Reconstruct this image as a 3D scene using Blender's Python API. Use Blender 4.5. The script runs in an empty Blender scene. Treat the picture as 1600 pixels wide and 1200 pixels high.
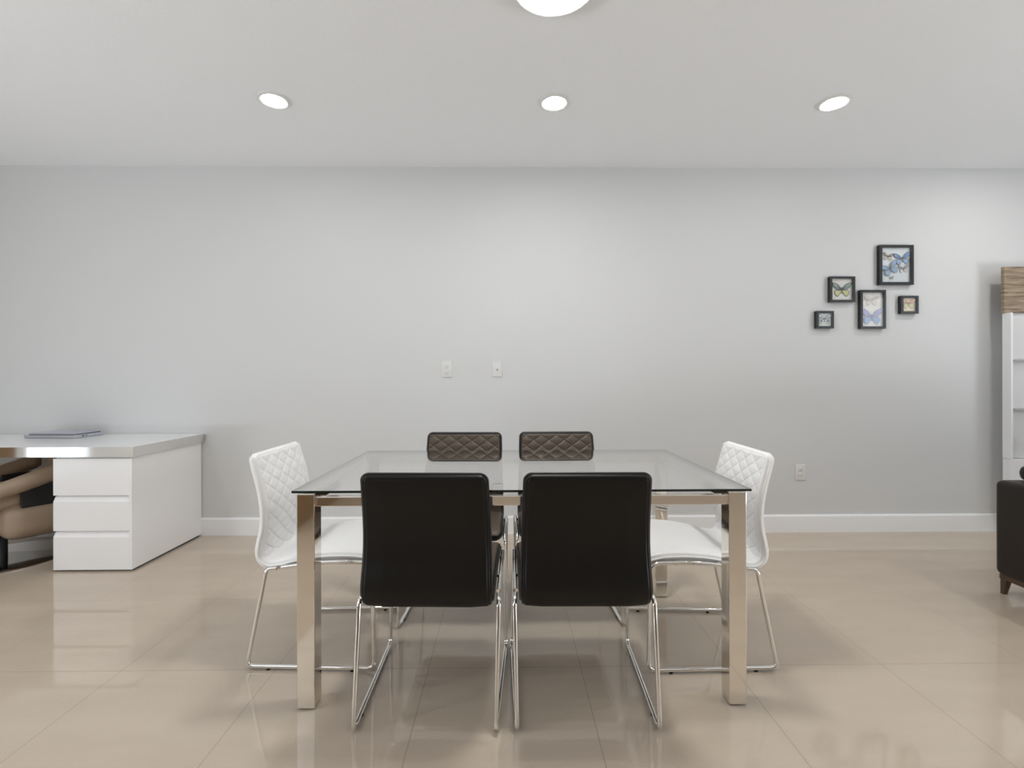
import bpy, bmesh, math, random
from mathutils import Vector, Matrix
random.seed(4)
S = bpy.context.scene
COL = S.collection
pi = math.pi

# ------------------------------------------------------------------ materials
def mat(name, col=(.8,.8,.8), rough=.5, metal=0., spec=.5, coat=0., ior=1.5):
    m = bpy.data.materials.new(name); m.use_nodes = True
    b = m.node_tree.nodes['Principled BSDF']
    b.inputs['Base Color'].default_value = (*col, 1)
    b.inputs['Roughness'].default_value = rough
    b.inputs['Metallic'].default_value = metal
    b.inputs['Specular IOR Level'].default_value = spec
    b.inputs['IOR'].default_value = ior
    b.inputs['Coat Weight'].default_value = coat
    b.inputs['Coat Roughness'].default_value = .05
    return m
def nd(m, t, **kw):
    n = m.node_tree.nodes.new(t)
    for k, v in kw.items(): setattr(n, k, v)
    return n
def lk(m, a, b): m.node_tree.links.new(a, b)
def bsdf(m): return m.node_tree.nodes['Principled BSDF']
def math_node(m, op, a, b=None, c=None):
    n = nd(m, 'ShaderNodeMath', operation=op)
    for i, v in enumerate((a, b, c)):
        if v is None: continue
        if isinstance(v, (int, float)): n.inputs[i].default_value = v
        else: lk(m, v, n.inputs[i])
    return n.outputs[0]
def add_bump(m, scale, strength, dist=.002, detail=2., kind='noise'):
    tc = nd(m, 'ShaderNodeTexCoord')
    if kind == 'noise':
        t = nd(m, 'ShaderNodeTexNoise'); t.inputs['Scale'].default_value = scale; t.inputs['Detail'].default_value = detail
        out = t.outputs['Fac']
    else:
        t = nd(m, 'ShaderNodeTexVoronoi'); t.inputs['Scale'].default_value = scale
        out = t.outputs['Distance']
    lk(m, tc.outputs['Object'], t.inputs['Vector'])
    b = nd(m, 'ShaderNodeBump'); b.inputs['Strength'].default_value = strength; b.inputs['Distance'].default_value = dist
    lk(m, out, b.inputs['Height']); lk(m, b.outputs[0], bsdf(m).inputs['Normal'])
    return m

WALL_M = add_bump(mat('wall_paint', (.66,.672,.678), .6, spec=.15), 180, .10, .001)
CEIL_M = add_bump(mat('ceiling_paint', (.88,.90,.925), .9, spec=.15), 70, .30, .004, 4)
TRIM_M = mat('trim_paint', (.87,.89,.91), .32)
PLAIN_M = mat('rear_wall_paint', (.27,.205,.15), .7, spec=.2)

# polished porcelain floor tile, 61 cm grid
FLOOR_M = mat('floor_tile', (.5,.44,.37), .05, spec=.62)
def build_floor_material():
    m = FLOOR_M
    tc = nd(m, 'ShaderNodeTexCoord'); sep = nd(m, 'ShaderNodeSeparateXYZ'); lk(m, tc.outputs['Object'], sep.inputs[0])
    ds = []
    for o, off, per in (('X', .2952, .6100), ('Y', 1.9150, .6096)):
        a = math_node(m, 'DIVIDE', math_node(m, 'SUBTRACT', sep.outputs[o], off), per)
        f = math_node(m, 'ABSOLUTE', math_node(m, 'SUBTRACT', a, math_node(m, 'ROUND', a)))
        ds.append(math_node(m, 'MULTIPLY', f, per))
    d = math_node(m, 'MINIMUM', ds[0], ds[1])
    g = math_node(m, 'LESS_THAN', d, .0011)
    n1 = nd(m, 'ShaderNodeTexNoise'); n1.inputs['Scale'].default_value = 2.2; n1.inputs['Detail'].default_value = 6
    n2 = nd(m, 'ShaderNodeTexNoise'); n2.inputs['Scale'].default_value = 190; n2.inputs['Detail'].default_value = 2
    mp = nd(m, 'ShaderNodeMapping'); mp.inputs['Scale'].default_value = (1, 3.2, 1)
    lk(m, tc.outputs['Object'], mp.inputs[0]); lk(m, mp.outputs[0], n1.inputs['Vector']); lk(m, tc.outputs['Object'], n2.inputs['Vector'])
    mixf = math_node(m, 'ADD', math_node(m, 'MULTIPLY', n1.outputs['Fac'], .65), math_node(m, 'MULTIPLY', n2.outputs['Fac'], .35))
    cr = nd(m, 'ShaderNodeValToRGB')
    cr.color_ramp.elements[0].position = .32; cr.color_ramp.elements[0].color = (.50,.42,.335,1)
    cr.color_ramp.elements[1].position = .70; cr.color_ramp.elements[1].color = (.56,.475,.383,1)
    lk(m, mixf, cr.inputs[0])
    mx = nd(m, 'ShaderNodeMix', data_type='RGBA'); lk(m, g, mx.inputs['Factor']); lk(m, cr.outputs[0], mx.inputs[6])
    mx.inputs[7].default_value = (.27,.21,.155,1)
    lk(m, mx.outputs[2], bsdf(m).inputs['Base Color'])
    r = math_node(m, 'ADD', math_node(m, 'MULTIPLY', g, .4), .035); lk(m, r, bsdf(m).inputs['Roughness'])
build_floor_material()

DARK_LEATHER = add_bump(mat('dark_leather_front', (.078,.057,.039), .48, spec=.5), 420, .12, .0006, 2)
DARK_SHELL = add_bump(mat('dark_leather_back', (.007,.006,.005), .42, spec=.25), 420, .10, .0006, 2)  # front-to-back contrast put into the colour: back and rim darker
DARK_PIPING = mat('black_piping', (.008,.007,.007), .45)
WHITE_LEATHER = add_bump(mat('white_leather', (.86,.86,.86), .42), 420, .08, .0005, 2)
WHITE_PIPING = mat('white_piping', (.86,.86,.845), .4)
CHROME = mat('chrome', (.86,.85,.83), .06, 1.)
STEEL = mat('polished_steel', (.84,.80,.74), .07, 1.)
def steel_streaks(m):
    tc = nd(m, 'ShaderNodeTexCoord'); mp = nd(m, 'ShaderNodeMapping'); mp.inputs['Scale'].default_value = (220, 220, 3)
    n = nd(m, 'ShaderNodeTexNoise'); n.inputs['Scale'].default_value = 1; lk(m, tc.outputs['Object'], mp.inputs[0]); lk(m, mp.outputs[0], n.inputs['Vector'])
    lk(m, math_node(m, 'ADD', math_node(m, 'MULTIPLY', n.outputs['Fac'], .08), .03), bsdf(m).inputs['Roughness'])
steel_streaks(STEEL)
BLACK_RUBBER = mat('black_rubber', (.012,.012,.012), .5)
GLOSS_WHITE = mat('white_lacquer', (.86,.865,.875), .16, spec=.5)
GROOVE_WHITE = mat('white_lacquer_carcass', (.62,.62,.63), .3)
FRAME_BLACK = mat('black_frame_lacquer', (.014,.016,.018), .22)
PAPER = mat('specimen_paper', (.80,.79,.75), .8)
PLASTIC_WHITE = mat('white_plastic', (.73,.73,.72), .3)
SLOT_DARK = mat('dark_slot', (.05,.05,.05), .6)
SILVER = mat('silver_aluminium', (.62,.64,.72), .3, .8)
LAPTOP_DARK = mat('dark_laptop_bezel', (.03,.03,.035), .4)
TAN = add_bump(mat('tan_leather', (.36,.275,.20), .42), 260, .15, .0008, 3)
BROWN_SOFA = add_bump(mat('brown_sofa_leather', (.020,.016,.013), .42, spec=.25), 300, .14, .0008, 3)
ISLAND_WOOD = mat('island_wood', (.20,.125,.06), .4)
WALNUT = mat('walnut_wood', (.075,.043,.024), .35)

OAK = mat('grey_oak', (.42,.34,.25), .5)
def oak(m):
    tc = nd(m, 'ShaderNodeTexCoord'); mp = nd(m, 'ShaderNodeMapping'); mp.inputs['Scale'].default_value = (3.0, 3.0, 42)
    lk(m, tc.outputs['Object'], mp.inputs[0])
    n = nd(m, 'ShaderNodeTexNoise'); n.inputs['Scale'].default_value = 1.6; n.inputs['Detail'].default_value = 5; n.inputs['Distortion'].default_value = .8
    lk(m, mp.outputs[0], n.inputs['Vector'])
    cr = nd(m, 'ShaderNodeValToRGB')
    cr.color_ramp.elements[0].position = .35; cr.color_ramp.elements[0].color = (.15,.105,.065,1)
    cr.color_ramp.elements[1].position = .60; cr.color_ramp.elements[1].color = (.36,.285,.20,1)
    lk(m, n.outputs['Fac'], cr.inputs[0]); lk(m, cr.outputs[0], bsdf(m).inputs['Base Color'])
oak(OAK)

def emissive(name, col, strength):
    m = bpy.data.materials.new(name); m.use_nodes = True
    nt = m.node_tree; nt.nodes.remove(bsdf(m))
    e = nt.nodes.new('ShaderNodeEmission'); e.inputs[0].default_value = (*col, 1); e.inputs[1].default_value = strength
    nt.links.new(e.outputs[0], nt.nodes['Material Output'].inputs[0])
    return m
LAMP_M = emissive('lamp_lens', (1, .98, .945), 54)
DOME_M = emissive('lamp_dome', (1, .98, .95), 104)

def glass_sheet(name, tint, r0, power):
    """thin architectural glass: mirror reflection rising towards grazing angles, clear transmission"""
    m = bpy.data.materials.new(name); m.use_nodes = True
    nt = m.node_tree; nt.nodes.remove(bsdf(m))
    lw = nd(m, 'ShaderNodeLayerWeight'); lw.inputs['Blend'].default_value = .5
    p = math_node(m, 'POWER', lw.outputs['Facing'], power)
    f = math_node(m, 'ADD', math_node(m, 'MULTIPLY', p, 1 - r0), r0)
    t = nd(m, 'ShaderNodeBsdfTransparent'); t.inputs[0].default_value = (*tint, 1)
    g = nd(m, 'ShaderNodeBsdfGlossy'); g.inputs['Roughness'].default_value = .004; g.inputs[0].default_value = (.995,.99,.98,1)
    mx = nd(m, 'ShaderNodeMixShader'); lk(m, f, mx.inputs[0]); lk(m, t.outputs[0], mx.inputs[1]); lk(m, g.outputs[0], mx.inputs[2])
    lk(m, mx.outputs[0], nt.nodes['Material Output'].inputs[0])
    return m
TABLE_GLASS = glass_sheet('table_glass', (.992,.996,.99), .05, 2.0)
PANE = glass_sheet('frame_glass', (.98,.98,.98), .04, 5)
GLASS_EDGE = mat('glass_cut_edge', (.006,.014,.010), .12)

# ------------------------------------------------------------------ mesh helpers
def link(o, parent=None):
    COL.objects.link(o)
    if parent is not None: o.parent = parent
    return o
def obj(name, bm, m, parent=None, smooth=False, angle=None):
    me = bpy.data.meshes.new(name); bmesh.ops.recalc_face_normals(bm, faces=bm.faces); bm.to_mesh(me); bm.free()
    for x in (m if isinstance(m, (list, tuple)) else [m]): me.materials.append(x)
    o = bpy.data.objects.new(name, me)
    if smooth:
        for p in me.polygons: p.use_smooth = True
        if angle is not None: me.set_sharp_from_angle(angle=angle)
    return link(o, parent)
def tag(o, label, cat, group=None, kind=None):
    if label: o['label'] = label
    if cat: o['category'] = cat
    if group: o['group'] = group
    if kind: o['kind'] = kind
    return o
def thing(name, label, cat, loc=(0,0,0), rz=0, group=None):
    o = bpy.data.objects.new(name, None); COL.objects.link(o)
    o.location = loc; o.rotation_euler = (0, 0, rz); o.empty_display_size = .1
    return tag(o, label, cat, group)
def structure(o): o['kind'] = 'structure'; return o
def box_into(bm, x0, x1, y0, y1, z0, z1, r=0, seg=2, mi=0, M=None):
    vs = [bm.verts.new((x, y, z)) for z in (z0, z1) for y in (y0, y1) for x in (x0, x1)]
    fs = [bm.faces.new([vs[i] for i in q]) for q in ((0,2,3,1),(4,5,7,6),(0,1,5,4),(2,6,7,3),(0,4,6,2),(1,3,7,5))]
    geom = list(vs)
    for f in fs: f.material_index = mi
    if r > 0:
        es = list({e for f in fs for e in f.edges})
        res = bmesh.ops.bevel(bm, geom=es, offset=r, segments=seg, profile=.5, affect='EDGES')
        geom = list({v for f in res['faces'] for v in f.verts} | {v for v in vs if v.is_valid})
        for f in res['faces']: f.material_index = mi
    if M is not None: bmesh.ops.transform(bm, matrix=M, verts=geom)
    return geom
def box(name, x0, x1, y0, y1, z0, z1, m, parent=None, r=0, seg=2):
    bm = bmesh.new(); box_into(bm, x0, x1, y0, y1, z0, z1, r, seg)
    return obj(name, bm, m, parent, smooth=False)
def fillet(pts, r, n=6):
    out = [Vector(pts[0])]
    for i in range(1, len(pts) - 1):
        p = Vector(pts[i]); a = Vector(pts[i-1]) - p; b = Vector(pts[i+1]) - p
        rr = r[i] if isinstance(r, (list, tuple)) else r
        rr = min(rr, a.length * .48, b.length * .48); a.normalize(); b.normalize()
        for k in range(n + 1):
            t = k / n
            out.append((p + a * rr) * (1-t)**2 + p * 2*t*(1-t) + (p + b * rr) * t**2)
    out.append(Vector(pts[-1])); return out
def tube_into(bm, pts, r, n=12, closed=False, caps=True, mi=0):
    pts = [Vector(p) for p in pts]; N = len(pts); rings = []; ref = None
    for i, p in enumerate(pts):
        if closed: t = pts[(i+1) % N] - pts[i-1]
        else: t = pts[min(i+1, N-1)] - pts[max(i-1, 0)]
        t.normalize()
        if ref is None: ref = t.orthogonal().normalized()
        ref = (ref - t * ref.dot(t)).normalized(); bi = t.cross(ref)
        rr = r[i] if isinstance(r, (list, tuple)) else r
        rings.append([bm.verts.new(p + ref * rr * math.cos(2*pi*k/n) + bi * rr * math.sin(2*pi*k/n)) for k in range(n)])
    for i in range(N if closed else N - 1):
        a, b = rings[i], rings[(i+1) % N]
        off = 0
        if closed and i == N - 1:
            off = min(range(n), key=lambda o: (a[0].co - b[o].co).length)
        for k in range(n):
            f = bm.faces.new((a[k], a[(k+1) % n], b[(k+1+off) % n], b[(k+off) % n])); f.material_index = mi
    if caps and not closed:
        bm.faces.new(rings[0][::-1]).material_index = mi; bm.faces.new(rings[-1]).material_index = mi
def tube(name, pts, r, m, parent=None, n=12, closed=False):
    bm = bmesh.new(); tube_into(bm, pts, r, n, closed)
    return obj(name, bm, m, parent, smooth=True, angle=math.radians(60))
def lathe_into(bm, prof, n=40, c=(0,0,0), mi=0):
    rings = []
    for r, z in prof:
        if r < 1e-6: rings.append([bm.verts.new((c[0], c[1], c[2] + z))])
        else: rings.append([bm.verts.new((c[0] + r*math.cos(2*pi*k/n), c[1] + r*math.sin(2*pi*k/n), c[2] + z)) for k in range(n)])
    for a, b in zip(rings, rings[1:]):
        for k in range(n):
            if len(a) == 1 and len(b) == 1: continue
            q = [a[0], b[(k+1) % n], b[k]] if len(a) == 1 else ([a[k], a[(k+1) % n], b[0]] if len(b) == 1 else [a[k], a[(k+1) % n], b[(k+1) % n], b[k]])
            bm.faces.new(q).material_index = mi
def lathe(name, prof, m, parent=None, n=40, c=(0,0,0), angle=40):
    bm = bmesh.new(); lathe_into(bm, prof, n, c)
    return obj(name, bm, m, parent, smooth=True, angle=math.radians(angle))
def prism(name, poly, a0, a1, axis, m, parent=None):
    """extrude a 2-D polygon along an axis ('x': poly is (y,z); 'y': poly is (x,z); 'z': poly is (x,y))"""
    bm = bmesh.new()
    def P(p, a): return {'x': (a, p[0], p[1]), 'y': (p[0], a, p[1]), 'z': (p[0], p[1], a)}[axis]
    A = [bm.verts.new(P(p, a0)) for p in poly]; B = [bm.verts.new(P(p, a1)) for p in poly]
    bm.faces.new(A); bm.faces.new(B[::-1])
    for i in range(len(poly)):
        j = (i+1) % len(poly); bm.faces.new((A[i], A[j], B[j], B[i]))
    return obj(name, bm, m, parent)
def copy_tree(o, parent=None):
    c = o.copy(); COL.objects.link(c); c.parent = parent
    for ch in list(o.children): copy_tree(ch, c)
    return c

# ------------------------------------------------------------------ setting
WY, CZ = 3.56, 2.735
XL, XR, YF = -4.45, 5.4, -5.2
structure(box('floor', XL-.1, XR+.1, YF-.1, WY+.1, -.1, 0, FLOOR_M))
structure(box('ceiling', XL-.1, XR+.1, YF-.1, WY+.1, CZ, CZ+.1, CEIL_M))
structure(box('wall_back', XL-.1, XR+.1, WY, WY+.1, 0, CZ, WALL_M))
def wall_with_opening(name, axis, pos, thick, a0, a1, openings, m):
    bm = bmesh.new()
    def B(u0, u1, z0, z1):
        if axis == 'x': box_into(bm, pos, pos+thick, u0, u1, z0, z1)
        else: box_into(bm, u0, u1, pos, pos+thick, z0, z1)
    cur = a0
    for (u0, u1, z0, z1) in openings:
        B(cur, u0, 0, CZ)
        if z0 > 0: B(u0, u1, 0, z0)
        B(u0, u1, z1, CZ); cur = u1
    B(cur, a1, 0, CZ)
    return structure(obj(name, bm, m))
LWIN = (-3.1, -.15, .12, 2.35)
LWIN2 = (.62, 1.32, .15, 1.6)
SWIN = (-1.6, 1.2, .05, 2.35)
wall_with_opening('wall_left', 'x', XL-.1, .1, YF, WY, [LWIN, LWIN2], WALL_M)
wall_with_opening('wall_right', 'x', XR, .1, YF, WY, [SWIN], WALL_M)
wall_with_opening('wall_front', 'y', YF-.1, .1, XL, XR, [], PLAIN_M)
def window(name, axis, pos, w, n):
    bm = bmesh.new(); u0, u1, z0, z1 = w
    def B(a, b, c, d):
        if axis == 'x': box_into(bm, pos-.08, pos+.01, a, b, c, d, .004)
        else: box_into(bm, a, b, pos-.08, pos+.01, c, d, .004)
    for k in range(n+1):
        u = u0 + (u1-u0)*k/n; B(max(u-.03, u0), min(u+.03, u1), z0, z1)
    B(u0, u1, z0, z0+.05); B(u0, u1, z1-.05, z1)
    return structure(obj(name, bm, TRIM_M))
window('window_1', 'x', XL, LWIN, 2)
window('window_2', 'x', XL, LWIN2, 1)
window('fill_window_right', 'x', XR+.08, SWIN, 2)  # opening added in the unseen right wall to brighten that side
def baseboard(name, x0, x1, y, h=.131):
    return prism(name, [(y, 0), (y-.014, 0), (y-.014, h-.012), (y-.008, h), (y, h)], x0, x1, 'x', TRIM_M)
structure(baseboard('baseboard_back', XL, XR, WY))

# ------------------------------------------------------------------ ceiling lights
def downlight(x, y, label):
    t = thing('recessed_downlight', label, 'ceiling light', (x, y, CZ), 0, 'recessed downlights across the ceiling')
    lathe('trim_ring', [(.067,.004), (.067,-.010), (.074,-.012), (.086,-.006), (.088,0), (.088,.004)], PLASTIC_WHITE, t, 48)
    o = lathe('lens', [(0,-.007), (.066,-.007), (.066,.003), (0,.003)], LAMP_M, t, 48)
    return t
downlight(-1.309, 2.705, 'round lit recessed downlight at left, above the gap between desk and table')
downlight(.275, 2.715, 'round lit recessed downlight in the middle, just behind the large flush lamp')
downlight(1.876, 2.705, 'round lit recessed downlight at right, nearest the butterfly frames')
t = thing('flush_ceiling_light', 'large round glowing flush ceiling lamp cut off by the top edge', 'ceiling light', (.19, 1.858, CZ))
lathe('base_ring', [(.159,-.004), (.159,-.036), (.164,-.038), (.170,-.030), (.172,0), (.172,.004)], PLASTIC_WHITE, t, 72)
lathe('diffuser', [(0,-.0385), (.06,-.038), (.12,-.0365), (.1588,-.034), (.1588,-.026), (0,-.026)], DOME_M, t, 72)

# ------------------------------------------------------------------ glass dining table
TX, TY0, TY1 = .056, 1.669, 2.583
t = thing('dining_table', 'rectangular clear glass dining table on four square polished steel legs', 'dining table', (TX, (TY0+TY1)/2, 0))
GW, GD = .806, (TY1-TY0)/2
bm = bmesh.new(); box_into(bm, -GW, GW, -GD, GD, .7625, .7705)
for f in bm.faces: f.material_index = 0 if abs(f.normal.z) > .5 else 1
bm.normal_update()
for f in bm.faces: f.material_index = 0 if abs(f.normal.z) > .5 else 1
o = obj('glass_top', bm, [TABLE_GLASS, GLASS_EDGE], t); o['label'] = 'clear glass sheet with dark green cut edge'
LX, LY, LW = .793-.0, GD-.010, .0625
for sx in (-1, 1):
    for sy in (-1, 1):
        bm = bmesh.new(); x1, y1 = sx*LX, sy*LY; x0, y0 = x1-sx*LW, y1-sy*LW
        box_into(bm, min(x0,x1), max(x0,x1), min(y0,y1), max(y0,y1), .004, .7575, .0025, 2)
        lg = obj('leg', bm, STEEL, t)
        cx, cy = (x0+x1)/2, (y0+y1)/2
        lathe('glass_pad', [(0,.7575), (.022,.7575), (.022,.7624), (0,.7624)], PLASTIC_WHITE, lg, 24, (cx, cy, 0))
        lathe('foot_pad', [(0,0), (.024,0), (.024,.0045), (0,.0045)], BLACK_RUBBER, lg, 24, (cx, cy, 0))
ai = .014
for sy in (-1, 1):
    y1 = sy*(LY-ai); y0 = y1-sy*.026
    box('apron_rail', -LX+LW, LX-LW, min(y0,y1), max(y0,y1), .7095, .7435, STEEL, t, .002)
for sx in (-1, 1):
    x1 = sx*(LX-ai); x0 = x1-sx*.026
    box('apron_rail', min(x0,x1), max(x0,x1), -LY+LW, LY-LW, .7095, .7435, STEEL, t, .002)

# ------------------------------------------------------------------ dining chair
PROFILE = [(-.249,.850), (-.235,.795), (-.211,.705), (-.198,.620), (-.200,.550), (-.210,.500), (-.215,.458),
           (-.205,.426), (-.172,.407), (-.120,.412), (-.050,.430), (.040,.445), (.130,.450), (.200,.447), (.243,.437), (.270,.417)]
def catmull(P, n=24):
    P = [Vector((p[0], p[1])) for p in P]; Q = [2*P[0]-P[1]] + P + [2*P[-1]-P[-2]]; out = []
    for i in range(1, len(Q)-2):
        a, b, c, d = Q[i-1:i+3]
        for k in range(n):
            s = k/n
            out.append(.5*((2*b) + (c-a)*s + (2*a-5*b+4*c-d)*s*s + (3*b-a-3*c+d)*s**3))
    out.append(P[-1]); return out
CURVE = catmull(PROFILE); ARC = [0]
for a, b in zip(CURVE, CURVE[1:]): ARC.append(ARC[-1] + (b-a).length)
def at_arc(s):
    s = max(0, min(ARC[-1], s)); lo, hi = 0, len(ARC)-1
    while hi-lo > 1:
        m = (lo+hi)//2
        if ARC[m] <= s: lo = m
        else: hi = m
    k = (s-ARC[lo])/max(1e-9, ARC[hi]-ARC[lo]); p = CURVE[lo].lerp(CURVE[hi], k)
    a = CURVE[max(0, lo-3)]; b = CURVE[min(len(CURVE)-1, hi+3)]; t = (b-a).normalized()
    return p, Vector((-t.y, t.x))          # normal towards the sitter
SPLIT = next(s for s, p in zip(ARC, CURVE) if p.y < .45 and p.x > -.165)
LTOT = ARC[-1]
def half_width(s):
    if s < SPLIT: w = .2065 + (.2195-.2065)*s/SPLIT
    else: w = .2195 + (.233-.2195)*(s-SPLIT)/(LTOT-SPLIT)
    for e, r in ((s, .026), (LTOT-s, .045)):
        if e < r: w -= r - math.sqrt(max(0, r*r-(r-e)**2))
    return w
def shell(s0, s1, rows, end, quilted, amp=1.0):
    cols = 132; bm = bmesh.new(); F, B, E = [], [], []
    PX, PZ, H, R = .0865, .061, .0195, .014
    for j in range(rows+1):
        k = j/rows
        if end == 'top': s = s0 + (s1-s0)*(k*.75 + .25*k*k*(3-2*k) if k > .06 else (k/.06)**1.6*.0452)
        else:
            kk = 1-k; s = s1 - (s1-s0)*(kk*.75 + .25*kk*kk*(3-2*kk) if kk > .06 else (kk/.06)**1.6*.0452)
        p, n = at_arc(s); w = half_width(s); e_end = s if end == 'top' else LTOT-s
        fr, br, er = [], [], []
        for i in range(cols+1):
            u = -1 + 2*i/cols; a = abs(u); u = math.copysign(.55*a + .45*math.sin(a*pi/2), u)
            x = u*w; e_side = (1-abs(u))*w
            q = lambda e: math.sqrt(max(0, 1-(1-min(e/R, 1))**2))
            h = H*q(e_side)*q(e_end); e = min(e_side, e_end); er.append(e)
            hf = h; hb = h
            seam = math.exp(-((e-.0105)/.0024)**2)*.0034
            hf -= seam; hb -= seam
            belly = min(1, max(0, (e-.012)/.06)); hb += .004*belly; hf += .003*belly
            if quilted:
                fade = amp * min(1, max(0, (e-.012)/.006)) * min(1, max(0, (SPLIT-.030-s)/.02))
                A = x/PX + (s-.047)/PZ - .5; C = x/PX - (s-.047)/PZ - .5
                da, dc = abs(A-round(A)), abs(C-round(C)); d = min(da, dc)
                hf += fade*(.0030*math.sin(pi*min(da, .5))*math.sin(pi*min(dc, .5)) - .0040*math.exp(-(d/.034)**2))
            fr.append(bm.verts.new((x, p.x + n.x*hf, p.y + n.y*hf))); br.append(bm.verts.new((x, p.x - n.x*hb, p.y - n.y*hb)))
        F.append(fr); B.append(br); E.append(er)
    for j in range(rows):
        for i in range(cols):
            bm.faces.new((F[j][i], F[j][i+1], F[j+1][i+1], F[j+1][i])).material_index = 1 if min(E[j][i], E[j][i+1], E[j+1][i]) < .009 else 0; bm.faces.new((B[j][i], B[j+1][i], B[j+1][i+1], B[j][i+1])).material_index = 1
    bmesh.ops.remove_doubles(bm, verts=bm.verts, dist=1e-5)
    return bm
def edge_path(s0, s1, end, n=70):
    L, Rr = [], []
    for k in range(n+1):
        s = s0 + (s1-s0)*k/n if end == 'top' else s1 - (s1-s0)*k/n
        # finer steps close to the rounded end
        if end == 'top' and k < 12: s = s0 + .026*(k/12)**2
        if end != 'top' and k < 12: s = s1 - .045*(k/12)**2
        p, nn = at_arc(s); w = half_width(s)
        L.append((s, Vector((-w, p.x, p.y)))); Rr.append((s, Vector((w, p.x, p.y))))
    L = [v for _, v in sorted(L, key=lambda a: a[0])]; Rr = [v for _, v in sorted(Rr, key=lambda a: a[0])]
    return (L[::-1] + Rr) if end == 'top' else (L + Rr[::-1])
def thin(path, d=.003):
    out = [path[0]]
    for p in path[1:]:
        if (p-out[-1]).length > d: out.append(p)
    return out

def make_chair(leather, piping, name, label, group, amp):
    t = thing(name, label, 'chair', (0,0,0), 0, group)
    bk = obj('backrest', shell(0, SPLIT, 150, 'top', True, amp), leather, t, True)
    tube('piping', thin(edge_path(0, SPLIT, 'top')), .0048, piping, bk, 8)
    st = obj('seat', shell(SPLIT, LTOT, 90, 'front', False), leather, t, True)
    tube('piping', thin(edge_path(SPLIT, LTOT, 'front')), .0048, piping, st, 8)
    r = .0082
    for sx in (-1, 1):
        xr, xf, xs = sx*.233, sx*.2515, sx*.240
        path = fillet([(sx*.2365, -.130, .400), (xs, -.170, .398), (xr, -.252, r), (xf, .264, r), (xs, .250, .424), (xs, .060, .428), (sx*.2365, -.110, .403)],
                      [0, .035, .030, .032, .04, .3, 0], 8)
        fr = tube('sled_leg', path, r, CHROME, t, 14)
        for yy in (-.165, .175):
            xx = xr + (xf-xr)*(yy+.24)/.498
            lathe('foot_glide', [(0,0), (.0075,0), (.0085,.006), (0,.006)], BLACK_RUBBER, fr, 16, (xx, yy, -.0045))
        fr.location.z = .0045
    for yy, ze, zz in ((-.02,.421,.404), (.15,.424,.417)):
        tube('crossbar', [(-.2365, yy, ze), (-.205, yy, zz), (.205, yy, zz), (.2365, yy, ze)], .0075, CHROME, t, 12).location.z = .003
    return t
DARKG, WHITEG = 'dark brown quilted dining chairs', 'white quilted dining chairs'
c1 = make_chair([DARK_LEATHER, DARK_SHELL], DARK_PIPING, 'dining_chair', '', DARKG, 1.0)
c1.location = (-.263, 1.808, 0); c1.rotation_euler.z = math.radians(-1.6)
c1['label'] = 'dark leather dining chair on near side of table, left one, its smooth back showing'
def put(src, x, y, deg, label):
    c = copy_tree(src); c.location = (x, y, 0); c.rotation_euler.z = math.radians(deg); c['label'] = label; return c
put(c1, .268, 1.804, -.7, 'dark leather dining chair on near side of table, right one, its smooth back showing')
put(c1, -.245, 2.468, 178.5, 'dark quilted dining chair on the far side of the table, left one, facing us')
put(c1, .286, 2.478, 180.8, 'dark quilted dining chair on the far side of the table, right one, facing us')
c2 = make_chair([WHITE_LEATHER, WHITE_LEATHER], WHITE_PIPING, 'dining_chair', '', WHITEG, .7)
c2.location = (-.787, 2.15, 0); c2.rotation_euler.z = math.radians(-90.6)
c2['label'] = 'white quilted leather dining chair at the left end of the glass table'
put(c2, .822, 2.114, 89.2, 'white quilted leather dining chair at the right end of the glass table')

# ------------------------------------------------------------------ desk
t = thing('desk', 'long white lacquered desk with mirror edge band and three drawers, against the wall', 'desk', (-2.49, 3.2, 0))
OX, OY = -2.49, 3.2
def db(name, x0, x1, y0, y1, z0, z1, m, par, r=0, seg=2): return box(name, x0-OX, x1-OX, y0-OY, y1-OY, z0, z1, m, par, r, seg)
DX0, DX1, DY0, DY1 = -4.40, -2.238, 2.882, 3.556
top = db('desktop', DX0, DX1-.004, DY0+.004, DY1, .6935, .7535, GLOSS_WHITE, t, .001)
bm = bmesh.new()
for b in ((DX0, DX1, DY0, DY0+.004), (DX1-.004, DX1, DY0+.004, DY1)):
    box_into(bm, b[0]-OX, b[1]-OX, b[2]-OY, b[3]-OY, .6925, .7530, .0006, 1)
eb = obj('edge_band', bm, CHROME, top); eb['label'] = 'mirror chrome band around the desktop edge'
PX0, PX1, PY0 = -2.727, -2.258, 2.898
ped = db('pedestal', PX0, PX1, PY0+.024, DY1-.004, .012, .6930, GLOSS_WHITE, t, .001)
db('plinth', PX0+.02, PX1-.006, PY0+.03, DY1-.03, 0, .012, SLOT_DARK, ped)
sd = db('end_panel', PX1-.016, PX1, PY0, PY0+.024, .012, .683, GLOSS_WHITE, ped)
for z0, z1, first in ((.012, .243, False), (.246, .457, False), (.460, .681, True)):
    zc = z1 if first else z1-.0
    y = PY0-OY
    poly = [(y, z0), (y+.0235, z0), (y+.0235, z1-.036), (y+.010, z1-.036), (y, z1-.045)] if not first else [(y, z0), (y+.0235, z0), (y+.0235, z1), (y, z1)]
    # the finger pull is a sloped step cut into the top of each lower drawer front
    if not first: poly = [(y, z0), (y+.0235, z0), (y+.0235, z1-.006), (y+.016, z1-.006), (y, z1-.036)]
    prism('drawer', poly, PX0-OX, PX1-.0165-OX, 'x', GLOSS_WHITE, ped)
db('side_panel', DX0+.02, DX0+.06, DY0+.05, DY1-.02, 0, .6935, GLOSS_WHITE, t, .001)

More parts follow.
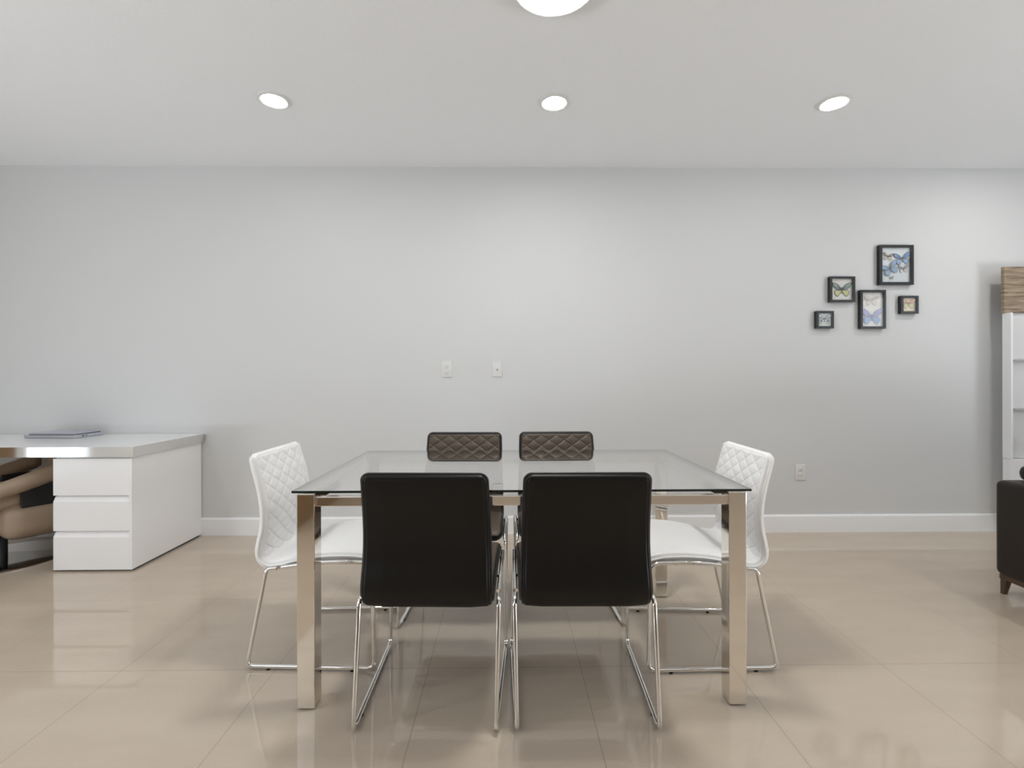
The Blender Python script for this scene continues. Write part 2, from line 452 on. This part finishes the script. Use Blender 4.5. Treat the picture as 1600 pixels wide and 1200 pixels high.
# laptop on the desk
t = thing('laptop', 'closed silver laptop lying on the white desk', 'laptop', (-3.125, 3.30, .7535), math.radians(-2.2))
base = box('base', -.185, .175, .0, .225, .0015, .0235, SILVER, t, .003)
box('port', .1745, .1756, .05, .068, .009, .016, SLOT_DARK, base); box('port', .1745, .1756, .08, .090, .009, .016, SLOT_DARK, base)
box('lid', -.155, .170, .003, .200, .0275, .0375, SILVER, t, .002)
box('bezel', -.155, .1712, .004, .199, .0235, .0275, LAPTOP_DARK, t, .0005)
for px in (-.16, .15):
    for py in (.02, .20): lathe('rubber_foot', [(0,0), (.006,0), (.006,.002), (0,.002)], BLACK_RUBBER, base, 12, (px, py, 0))

# ------------------------------------------------------------------ tan swivel armchair in the knee hole
th = math.atan2(.55, .835)      # faces the room, turned a little to the left
t = thing('swivel_armchair', 'tan leather low swivel armchair on a chrome disc, tucked under the desk', 'armchair', (-3.262, 3.125, 0), -th)
# local frame: -y is the sitter's front, +x the arm next to the drawers
def cushion(name, c, size, r, m, par, rot=(0,0,0), puff=.0):
    bm = bmesh.new(); x, y, z = (s/2 for s in size)
    M = Matrix.Translation(c) @ Matrix.Rotation(rot[2], 4, 'Z') @ Matrix.Rotation(rot[1], 4, 'Y') @ Matrix.Rotation(rot[0], 4, 'X')
    g = box_into(bm, -x, x, -y, y, -z, z, r, 6)
    bmesh.ops.subdivide_edges(bm, edges=[e for e in bm.edges if e.calc_length() > .05], cuts=6, use_grid_fill=True)
    if puff:
        for v in bm.verts:
            a, b, cc = v.co.x/x, v.co.y/y, v.co.z/z
            k = 1 + puff*(1-min(1, a*a))*(1-min(1, b*b)); v.co.z *= k
            k = 1 + puff*.5*(1-min(1, cc*cc))*(1-min(1, b*b)); v.co.x *= k
            k = 1 + puff*.5*(1-min(1, cc*cc))*(1-min(1, a*a)); v.co.y *= k
    bmesh.ops.transform(bm, matrix=M, verts=bm.verts)
    return obj(name, bm, m, par, True, math.radians(70))
lathe('disc_base', [(0,.016), (.06,.016), (.30,.012), (.352,.007), (.356,.004), (.356,0), (0,0)], CHROME, t, 96)
lathe('column', [(.022,.014), (.022,.18), (0,.18)], BLACK_RUBBER, t, 24)
cushion('seat_base', (.03,.14,.265), (.48,.38,.22), .07, TAN, t, puff=.10)
cushion('seat_cushion', (0,.08,.405), (.44,.40,.13), .05, TAN, t, puff=.12)
cushion('footrest', (-.04,-.105,.245), (.44,.06,.23), .028, TAN, t, (-.06,0,0), .15)
for sx in (-1, 1):
    p = [(sx*.285,-.185,.452), (sx*.285,-.14,.464), (sx*.285,0,.502), (sx*.285,.13,.545), (sx*.285,.21,.572), (sx*.285,.24,.572)]
    bm = bmesh.new(); q = [Vector(a) for a in p]; rr = [.026,.045,.050,.052,.052,.038]
    qq, r2 = [], []
    for i in range(len(q)-1):
        for k in range(6): qq.append(q[i].lerp(q[i+1], k/6)); r2.append(rr[i]+(rr[i+1]-rr[i])*k/6)
    qq.append(q[-1]); r2.append(rr[-1]); tube_into(bm, qq, r2, 24)
    arm = obj('arm_pad', bm, TAN, t, True)
    o = cushion('arm_gap_block', (sx*.245,.15,.43), (.03,.24,.16), .012, BLACK_RUBBER, arm); o['label'] = 'black block filling the gap under the arm pad'  # plain black block fills the dark gap below the arm
cushion('backrest', (.02,.285,.53), (.38,.11,.24), .05, TAN, t, (-.12,0,0), .10)

# ------------------------------------------------------------------ butterfly shadow boxes
WING = [(.02,.02), (.10,.22), (.30,.50), (.62,.70), (.95,.74), (1.0,.62), (.86,.34), (.62,.10), (.30,.0)]
HIND = [(.02,.0), (.32,-.02), (.62,.02), (.74,-.18), (.70,-.44), (.52,-.64), (.34,-.62), (.16,-.40), (.04,-.14)]
def paint(name, col, rough=.55):
    m = bpy.data.materials.get(name)
    return m or mat(name, col, rough)
def butterfly(par, x, z, w, fore, hind, rim, tilt=0, y=0.0, spots=None):
    """flat pinned specimen: dark rimmed wings with a coloured field, a body and feelers; w = wingspan"""
    bm = bmesh.new(); k = w/2; ca, sa = math.cos(tilt), math.sin(tilt)
    def P(px, pz, yy): return (x + ca*px*k - sa*pz*k, y + yy, z + sa*px*k + ca*pz*k)
    def poly(pts, f, dy, mi, lift):
        cx = sum(p[0] for p in pts)/len(pts); cz = sum(p[1] for p in pts)/len(pts)
        for s in (-1, 1):
            a = [(s*(cx+(p[0]-cx)*f), cz+(p[1]-cz)*f) for p in pts]
            v0 = [bm.verts.new(P(*q, dy - lift*abs(q[0]))) for q in a]; v1 = [bm.verts.new(P(*q, dy - lift*abs(q[0]) + .0006)) for q in a]
            bm.faces.new(v0).material_index = mi; bm.faces.new(v1[::-1]).material_index = mi
            for i in range(len(a)):
                j = (i+1) % len(a); bm.faces.new((v0[i], v0[j], v1[j], v1[i])).material_index = mi
    L = .004
    poly(HIND, 1, 0, 2, L); poly(HIND, .84, -.0007, 1, L)
    poly(WING, 1, -.0014, 2, L); poly(WING, .80, -.0021, 0, L)
    def spot(sx, sz, r, mi):
        for s in (-1, 1):
            v = [bm.verts.new(P(s*(sx+r*math.cos(a)), sz+r*math.sin(a), -.0030-L*abs(sx))) for a in [2*pi*i/8 for i in range(8)]]
            bm.faces.new(v).material_index = mi
    for (sx, sz, r, mi) in (spots or []): spot(sx, sz, r, mi)
    for ang in (.35, .62, .88):     # wing veins
        for s in (-1, 1):
            a = [(.12, .10), (.12+.66*math.cos(ang), .10+.62*math.sin(ang))]
            n = (-math.sin(ang)*.014, math.cos(ang)*.014)
            q = [(a[0][0]+n[0], a[0][1]+n[1]), (a[0][0]-n[0], a[0][1]-n[1]), (a[1][0]-n[0]*.5, a[1][1]-n[1]*.5), (a[1][0]+n[0]*.5, a[1][1]+n[1]*.5)]
            bm.faces.new([bm.verts.new(P(s*b[0], b[1], -.0027-L*abs(b[0]))) for b in q]).material_index = 2
    body = [Vector(P(0, b, -.003)) for b in (-.34, -.2, 0, .16, .28)]
    tube_into(bm, body, [.012*k/.05*.1+.0006, .0016, .002, .0022, .0012], 8, mi=2)
    for s in (-1, 1): tube_into(bm, [P(0, .27, -.004), P(s*.10, .42, -.004), P(s*.20, .56, -.004)], .0003, 5, mi=2)
    bmesh.ops.recalc_face_normals(bm, faces=bm.faces)
    return obj('butterfly', bm, [fore, hind, rim], par)
def shadow_box(x0, x1, z0, z1, bw, label, paper=PAPER, depth=.032):
    cx, cz = (x0+x1)/2, (z0+z1)/2; w, h = (x1-x0)/2, (z1-z0)/2
    t = thing('picture_frame', label, 'framed butterflies', (cx, WY-.001, cz), 0, 'black shadow boxes of butterflies')
    bm = bmesh.new()
    for a in ((-w, w, h-bw, h), (-w, w, -h, -h+bw), (-w, -w+bw, -h+bw, h-bw), (w-bw, w, -h+bw, h-bw)):
        box_into(bm, a[0], a[1], -depth, 0, a[2], a[3], .0008, 1)
    obj('frame', bm, FRAME_BLACK, t)
    box('backing_paper', -w+bw, w-bw, -.016, -.010, -h+bw, h-bw, paper, t)
    box('glass_pane', -w+bw, w-bw, -depth+.003, -depth+.0045, -h+bw, h-bw, PANE, t)
    return t, w-bw, h-bw
BLUE = paint('wing_blue', (.10,.26,.58)); LBLUE = paint('wing_light_blue', (.31,.46,.68)); LILAC = paint('wing_lilac', (.40,.42,.66))
BLACKW = paint('wing_black', (.035,.035,.045)); TEAL = paint('wing_teal', (.22,.36,.34)); YEL = paint('wing_yellow_green', (.58,.60,.26))
BRN = paint('wing_brown', (.28,.16,.08)); CRM = paint('wing_cream', (.74,.68,.52)); ORG = paint('wing_orange', (.66,.33,.13))
GRY = paint('wing_grey', (.36,.38,.42)); GRIM = paint('wing_grey_rim', (.22,.24,.27)); PALEW = paint('wing_pale', (.68,.66,.63)); LRIM = paint('wing_lilac_rim', (.30,.28,.46))
PAPER_BLUE = paint('pale_blue_paper', (.70,.76,.79), .8); PAPER_ORANGE = paint('peach_paper', (.80,.66,.46), .8); PAPER_SAGE = paint('sage_paper', (.62,.66,.58), .8)
BY = -.0175
f, w, h = shadow_box(2.788, 3.045, 1.852, 2.150, .020, 'largest black shadow box, holding several blue butterflies, top right of the cluster', PAPER_BLUE)
butterfly(f, .050, .045, .132, BLUE, LBLUE, BLACKW, .12, BY, [(.82,.62,.05,2),(.7,.66,.04,2)])
butterfly(f, -.045, -.030, .135, LBLUE, LBLUE, GRIM, .42, BY-.006)
butterfly(f, -.058, .062, .080, BRN, CRM, BLACKW, -.15, BY, [(.55,.4,.12,1),(.4,-.3,.1,0)])
butterfly(f, .058, -.030, .080, GRY, PALEW, GRIM, .10, BY)
butterfly(f, -.030, -.098, .036, GRY, PALEW, GRIM, .25, BY)
f, w, h = shadow_box(2.415, 2.604, 1.723, 1.914, .0165, 'square black shadow box with one green and yellow butterfly, upper left of the cluster')
butterfly(f, 0, -.004, .150, TEAL, YEL, BLACKW, 0, BY, [(.80,.62,.06,1),(.55,.45,.06,1)])
f, w, h = shadow_box(2.312, 2.443, 1.527, 1.656, .0165, 'small black shadow box with a black and white butterfly, lowest left of the cluster', PAPER_SAGE)
butterfly(f, 0, .004, .106, TEAL, PALEW, BLACKW, 0, BY, [(.62,.46,.15,1),(.45,-.25,.16,2),(.32,.20,.10,1)])
f, w, h = shadow_box(2.643, 2.835, 1.524, 1.813, .0175, 'tall black shadow box with pale butterfly above a lilac one, centre of the cluster')
butterfly(f, -.004, -.056, .168, LILAC, LBLUE, LRIM, 0, BY)
butterfly(f, -.004, .062, .108, PALEW, CRM, PALEW, 0, BY, [(.82,.62,.10,0),(.42,-.42,.12,2)])
f, w, h = shadow_box(2.948, 3.081, 1.636, 1.770, .018, 'small black shadow box with an orange and yellow butterfly, furthest right of the cluster', PAPER_ORANGE)
butterfly(f, 0, .008, .106, ORG, YEL, BRN, 0, BY)

# ------------------------------------------------------------------ wall plates
def plate(name, x, z, w, h, label, cat):
    t = thing(name, label, cat, (x, WY-.0005, z))
    bm = bmesh.new(); box_into(bm, -w/2, w/2, -.006, 0, -h/2, h/2, .003, 3)
    obj('cover_plate', bm, PLASTIC_WHITE, t, True, math.radians(40)); return t
def screws(t, h):
    for s in (-1, 1):
        bm = bmesh.new(); lathe_into(bm, [(0,.0072), (.0022,.0070), (.003,.006), (.003,.004)], 14)
        bmesh.ops.transform(bm, matrix=Matrix.Translation((0,0,s*h)) @ Matrix.Rotation(pi/2, 4, 'X'), verts=bm.verts)
        obj('screw', bm, PLASTIC_WHITE, t, True)
def duplex(t):
    for s in (-1, 1):
        bm = bmesh.new(); box_into(bm, -.0165, .0165, -.0082, -.003, s*.0195-.014, s*.0195+.014, .004, 3)
        so = obj('socket', bm, PLASTIC_WHITE, t, True, math.radians(40))
        for xx in (-.0062, .0062): box('slot', xx-.0009, xx+.0009, -.0085, -.007, s*.0195-.001, s*.0195+.007, SLOT_DARK, so)
        bm = bmesh.new(); lathe_into(bm, [(0,.0085), (.0022,.0085), (.0022,.007)], 12)
        bmesh.ops.transform(bm, matrix=Matrix.Translation((0,0,s*.0195-.0075)) @ Matrix.Rotation(pi/2, 4, 'X'), verts=bm.verts)
        obj('ground_hole', bm, SLOT_DARK, so)
t = plate('wall_outlet', -.444, 1.228, .080, .122, 'white wall outlet plate high on the wall, left of the cable plate', 'outlet'); duplex(t); screws(t, 0)
t = plate('cable_plate', -.070, 1.228, .073, .117, 'white wall plate with one dark cable socket, right of the high outlet', 'wall plate'); screws(t, .045)
bm = bmesh.new(); lathe_into(bm, [(0,.0135), (.0035,.0135), (.0045,.012), (.0048,.005)], 20)
bmesh.ops.transform(bm, matrix=Matrix.Translation((.001,0,-.004)) @ Matrix.Rotation(pi/2, 4, 'X'), verts=bm.verts)
o = obj('cable_socket', bm, SLOT_DARK, t, True); o['label'] = 'dark cable socket'
t = plate('wall_outlet', 2.205, .450, .078, .122, 'white wall outlet low on the wall, right of the white chair', 'outlet'); duplex(t); screws(t, 0)

# ------------------------------------------------------------------ wall unit at the right edge
CBX, CBY = 3.634, 3.458
t = thing('display_cabinet', 'white display cabinet with oak top panel, cut off at the right edge', 'cabinet', (CBX, CBY, 0))
def cb(name, x0, x1, y0, y1, z0, z1, m, par, r=.0): return box(name, x0-CBX, x1-CBX, y0-CBY, y1-CBY, z0, z1, m, par, r)
SHELF_GREY = mat('shelf_grey', (.5,.51,.52), .2)
o = cb('header_panel', 3.630, 4.80, 3.436, 3.460, 1.628, 1.966, OAK, t, .0015); o['label'] = 'grey oak top panel'
cb('carcass', 3.86, 4.70, 3.460, 3.557, .10, 1.90, GLOSS_WHITE, t, .001)
cb('plinth', 3.88, 4.68, 3.47, 3.55, 0, .10, SLOT_DARK, t)
cb('side_panel', 3.640, 3.656, 3.400, 3.460, .568, 1.627, GLOSS_WHITE, t, .0008)
cb('side_panel', 4.70, 4.716, 3.400, 3.460, .568, 1.627, GLOSS_WHITE, t, .0008)
cb('back_panel', 3.650, 4.70, 3.450, 3.460, .568, 1.627, GLOSS_WHITE, t)
dr = cb('glass_door', 3.651, 4.699, 3.402, 3.406, .570, 1.626, PANE, t); dr['label'] = 'clear glass door'
for z in (1.276, .92): cb('shelf', 3.680, 4.68, 3.412, 3.449, z, z+.012, SHELF_GREY, t, .001)
cb('drawer', 3.640, 4.716, 3.400, 3.459, .18, .564, GLOSS_WHITE, t, .001)

# ------------------------------------------------------------------ sofa at the right edge
t = thing('sofa', 'dark brown leather sofa corner with wooden leg, cut off at the right edge', 'sofa', (2.632, 2.56, 0))
cushion('arm', (.100,-.50,.357), (.20,.98,.505), .030, BROWN_SOFA, t, puff=.02)
cushion('arm_pad', (.172,-.47,.652), (.17,.86,.092), .042, BROWN_SOFA, t, puff=.04)
cushion('seat', (1.0,-.46,.30), (1.58,.90,.26), .05, BROWN_SOFA, t, puff=.04)
cushion('seat_cushion', (1.0,-.42,.46), (1.58,.76,.12), .05, BROWN_SOFA, t, puff=.06)
cushion('backrest', (1.0,-.88,.56), (1.58,.20,.50), .07, BROWN_SOFA, t, puff=.06)
cushion('arm', (1.90,-.50,.357), (.20,.98,.505), .030, BROWN_SOFA, t, puff=.02)
bm = bmesh.new()
for b in ((.020, 1.98, -.045, -.020), (.020, 1.98, -.975, -.95), (.020, .045, -.95, -.045), (1.955, 1.98, -.95, -.045)): box_into(bm, b[0], b[1], b[2], b[3], .078, .107, .003, 2)
obj('base_rail', bm, WALNUT, t)
for lx in (.022, 1.978):
    for ly in (-.025, -.970):
        bm = bmesh.new(); dx = .032 if lx < 1 else -.032; dy = -.032 if ly > -.5 else .032
        def ring(z, k): return [bm.verts.new((lx + dx*a*k, ly + dy*b*k, z)) for a, b in ((0,0),(1,0),(1,1),(0,1))]
        r0, r1 = ring(0, .58), ring(.082, 1)
        bm.faces.new(r0[::-1]); bm.faces.new(r1)
        for i in range(4): bm.faces.new((r0[i], r0[(i+1)%4], r1[(i+1)%4], r1[i]))
        obj('leg', bm, WALNUT, t)

# ------------------------------------------------------------------ behind the viewer (mirrored in steel and glass)
structure(box('kitchen_island', -2.57, -1.62, -3.0, -.2, 0, .90, ISLAND_WOOD, None, .002))     # brown wood kitchen island out of view, mirrored in the table leg
structure(box('unseen_door', XL-.02, XL+.03, 1.42, 2.32, 0, 2.10, ISLAND_WOOD))  # out of view, added to give the desk edge band a brown reflection

# ------------------------------------------------------------------ light
def area(name, loc, rot, sx, sy, energy, col, spread=None):
    d = bpy.data.lights.new(name, 'AREA'); d.shape = 'RECTANGLE'; d.size = sx; d.size_y = sy; d.energy = energy; d.color = col
    if spread: d.spread = spread
    o = bpy.data.objects.new(name, d); COL.objects.link(o); o.location = loc; o.rotation_euler = rot; return o
area('ceiling_fill_left', (XL-.25, (LWIN[0]+LWIN[1])/2, .35), (0, -pi*.94, 0), .7, 2.8, 240, (.92,.96,1.0))  # lamp added outside the left opening, aimed up to brighten the ceiling
area('ceiling_fill_right', (XR+.25, (SWIN[0]+SWIN[1])/2, .35), (0, pi*.80, 0), .7, 2.6, 100, (.96,.98,1.0))  # matching added lamp for the right half of the ceiling
def fill_lamp(x, y, e):
    d = bpy.data.lights.new('overhead_fill', 'AREA'); d.shape = 'DISK'; d.size = .14; d.energy = e; d.color = (1, .98, .94)
    o = bpy.data.objects.new('overhead_fill', d); COL.objects.link(o); o.location = (x, y, CZ-.006)
for x, y, e in ((-2.9, 1.0, 12), (3.47, 1.0, 11), (3.47, 2.705, 8)): fill_lamp(x, y, e)  # unseen lamps added overhead as fill, without fixtures

W = bpy.data.worlds.new('sky'); S.world = W; W.use_nodes = True
bg = W.node_tree.nodes['Background']; bg.inputs[0].default_value = (.86,.93,1,1); bg.inputs[1].default_value = 2.6

# ------------------------------------------------------------------ camera
cd = bpy.data.cameras.new('camera'); cam = bpy.data.objects.new('camera', cd); COL.objects.link(cam)
cd.sensor_width = 36; cd.lens = 36*745/1600; cd.shift_y = -10/1600; cd.clip_start = .02
cam.location = (0, 0, 1.164)
cam.rotation_mode = 'QUATERNION'
M = Matrix.Rotation(-.0114, 4, 'Z') @ Matrix.Rotation(pi/2, 4, 'X') @ Matrix.Rotation(-.002, 4, 'Z')
cam.rotation_quaternion = M.to_quaternion()
S.camera = cam

vs = S.view_settings
S.display_settings.display_device = 'sRGB'
vs.view_transform = 'Standard'; vs.look = 'None'; vs.gamma = 1; vs.use_curve_mapping = False; vs.exposure = -0.18
S.cycles.max_bounces = 14; S.cycles.diffuse_bounces = 8; S.cycles.glossy_bounces = 8; S.cycles.transparent_max_bounces = 16
S.cycles.use_denoising = True; S.cycles.sample_clamp_indirect = 8; S.cycles.caustics_reflective = False
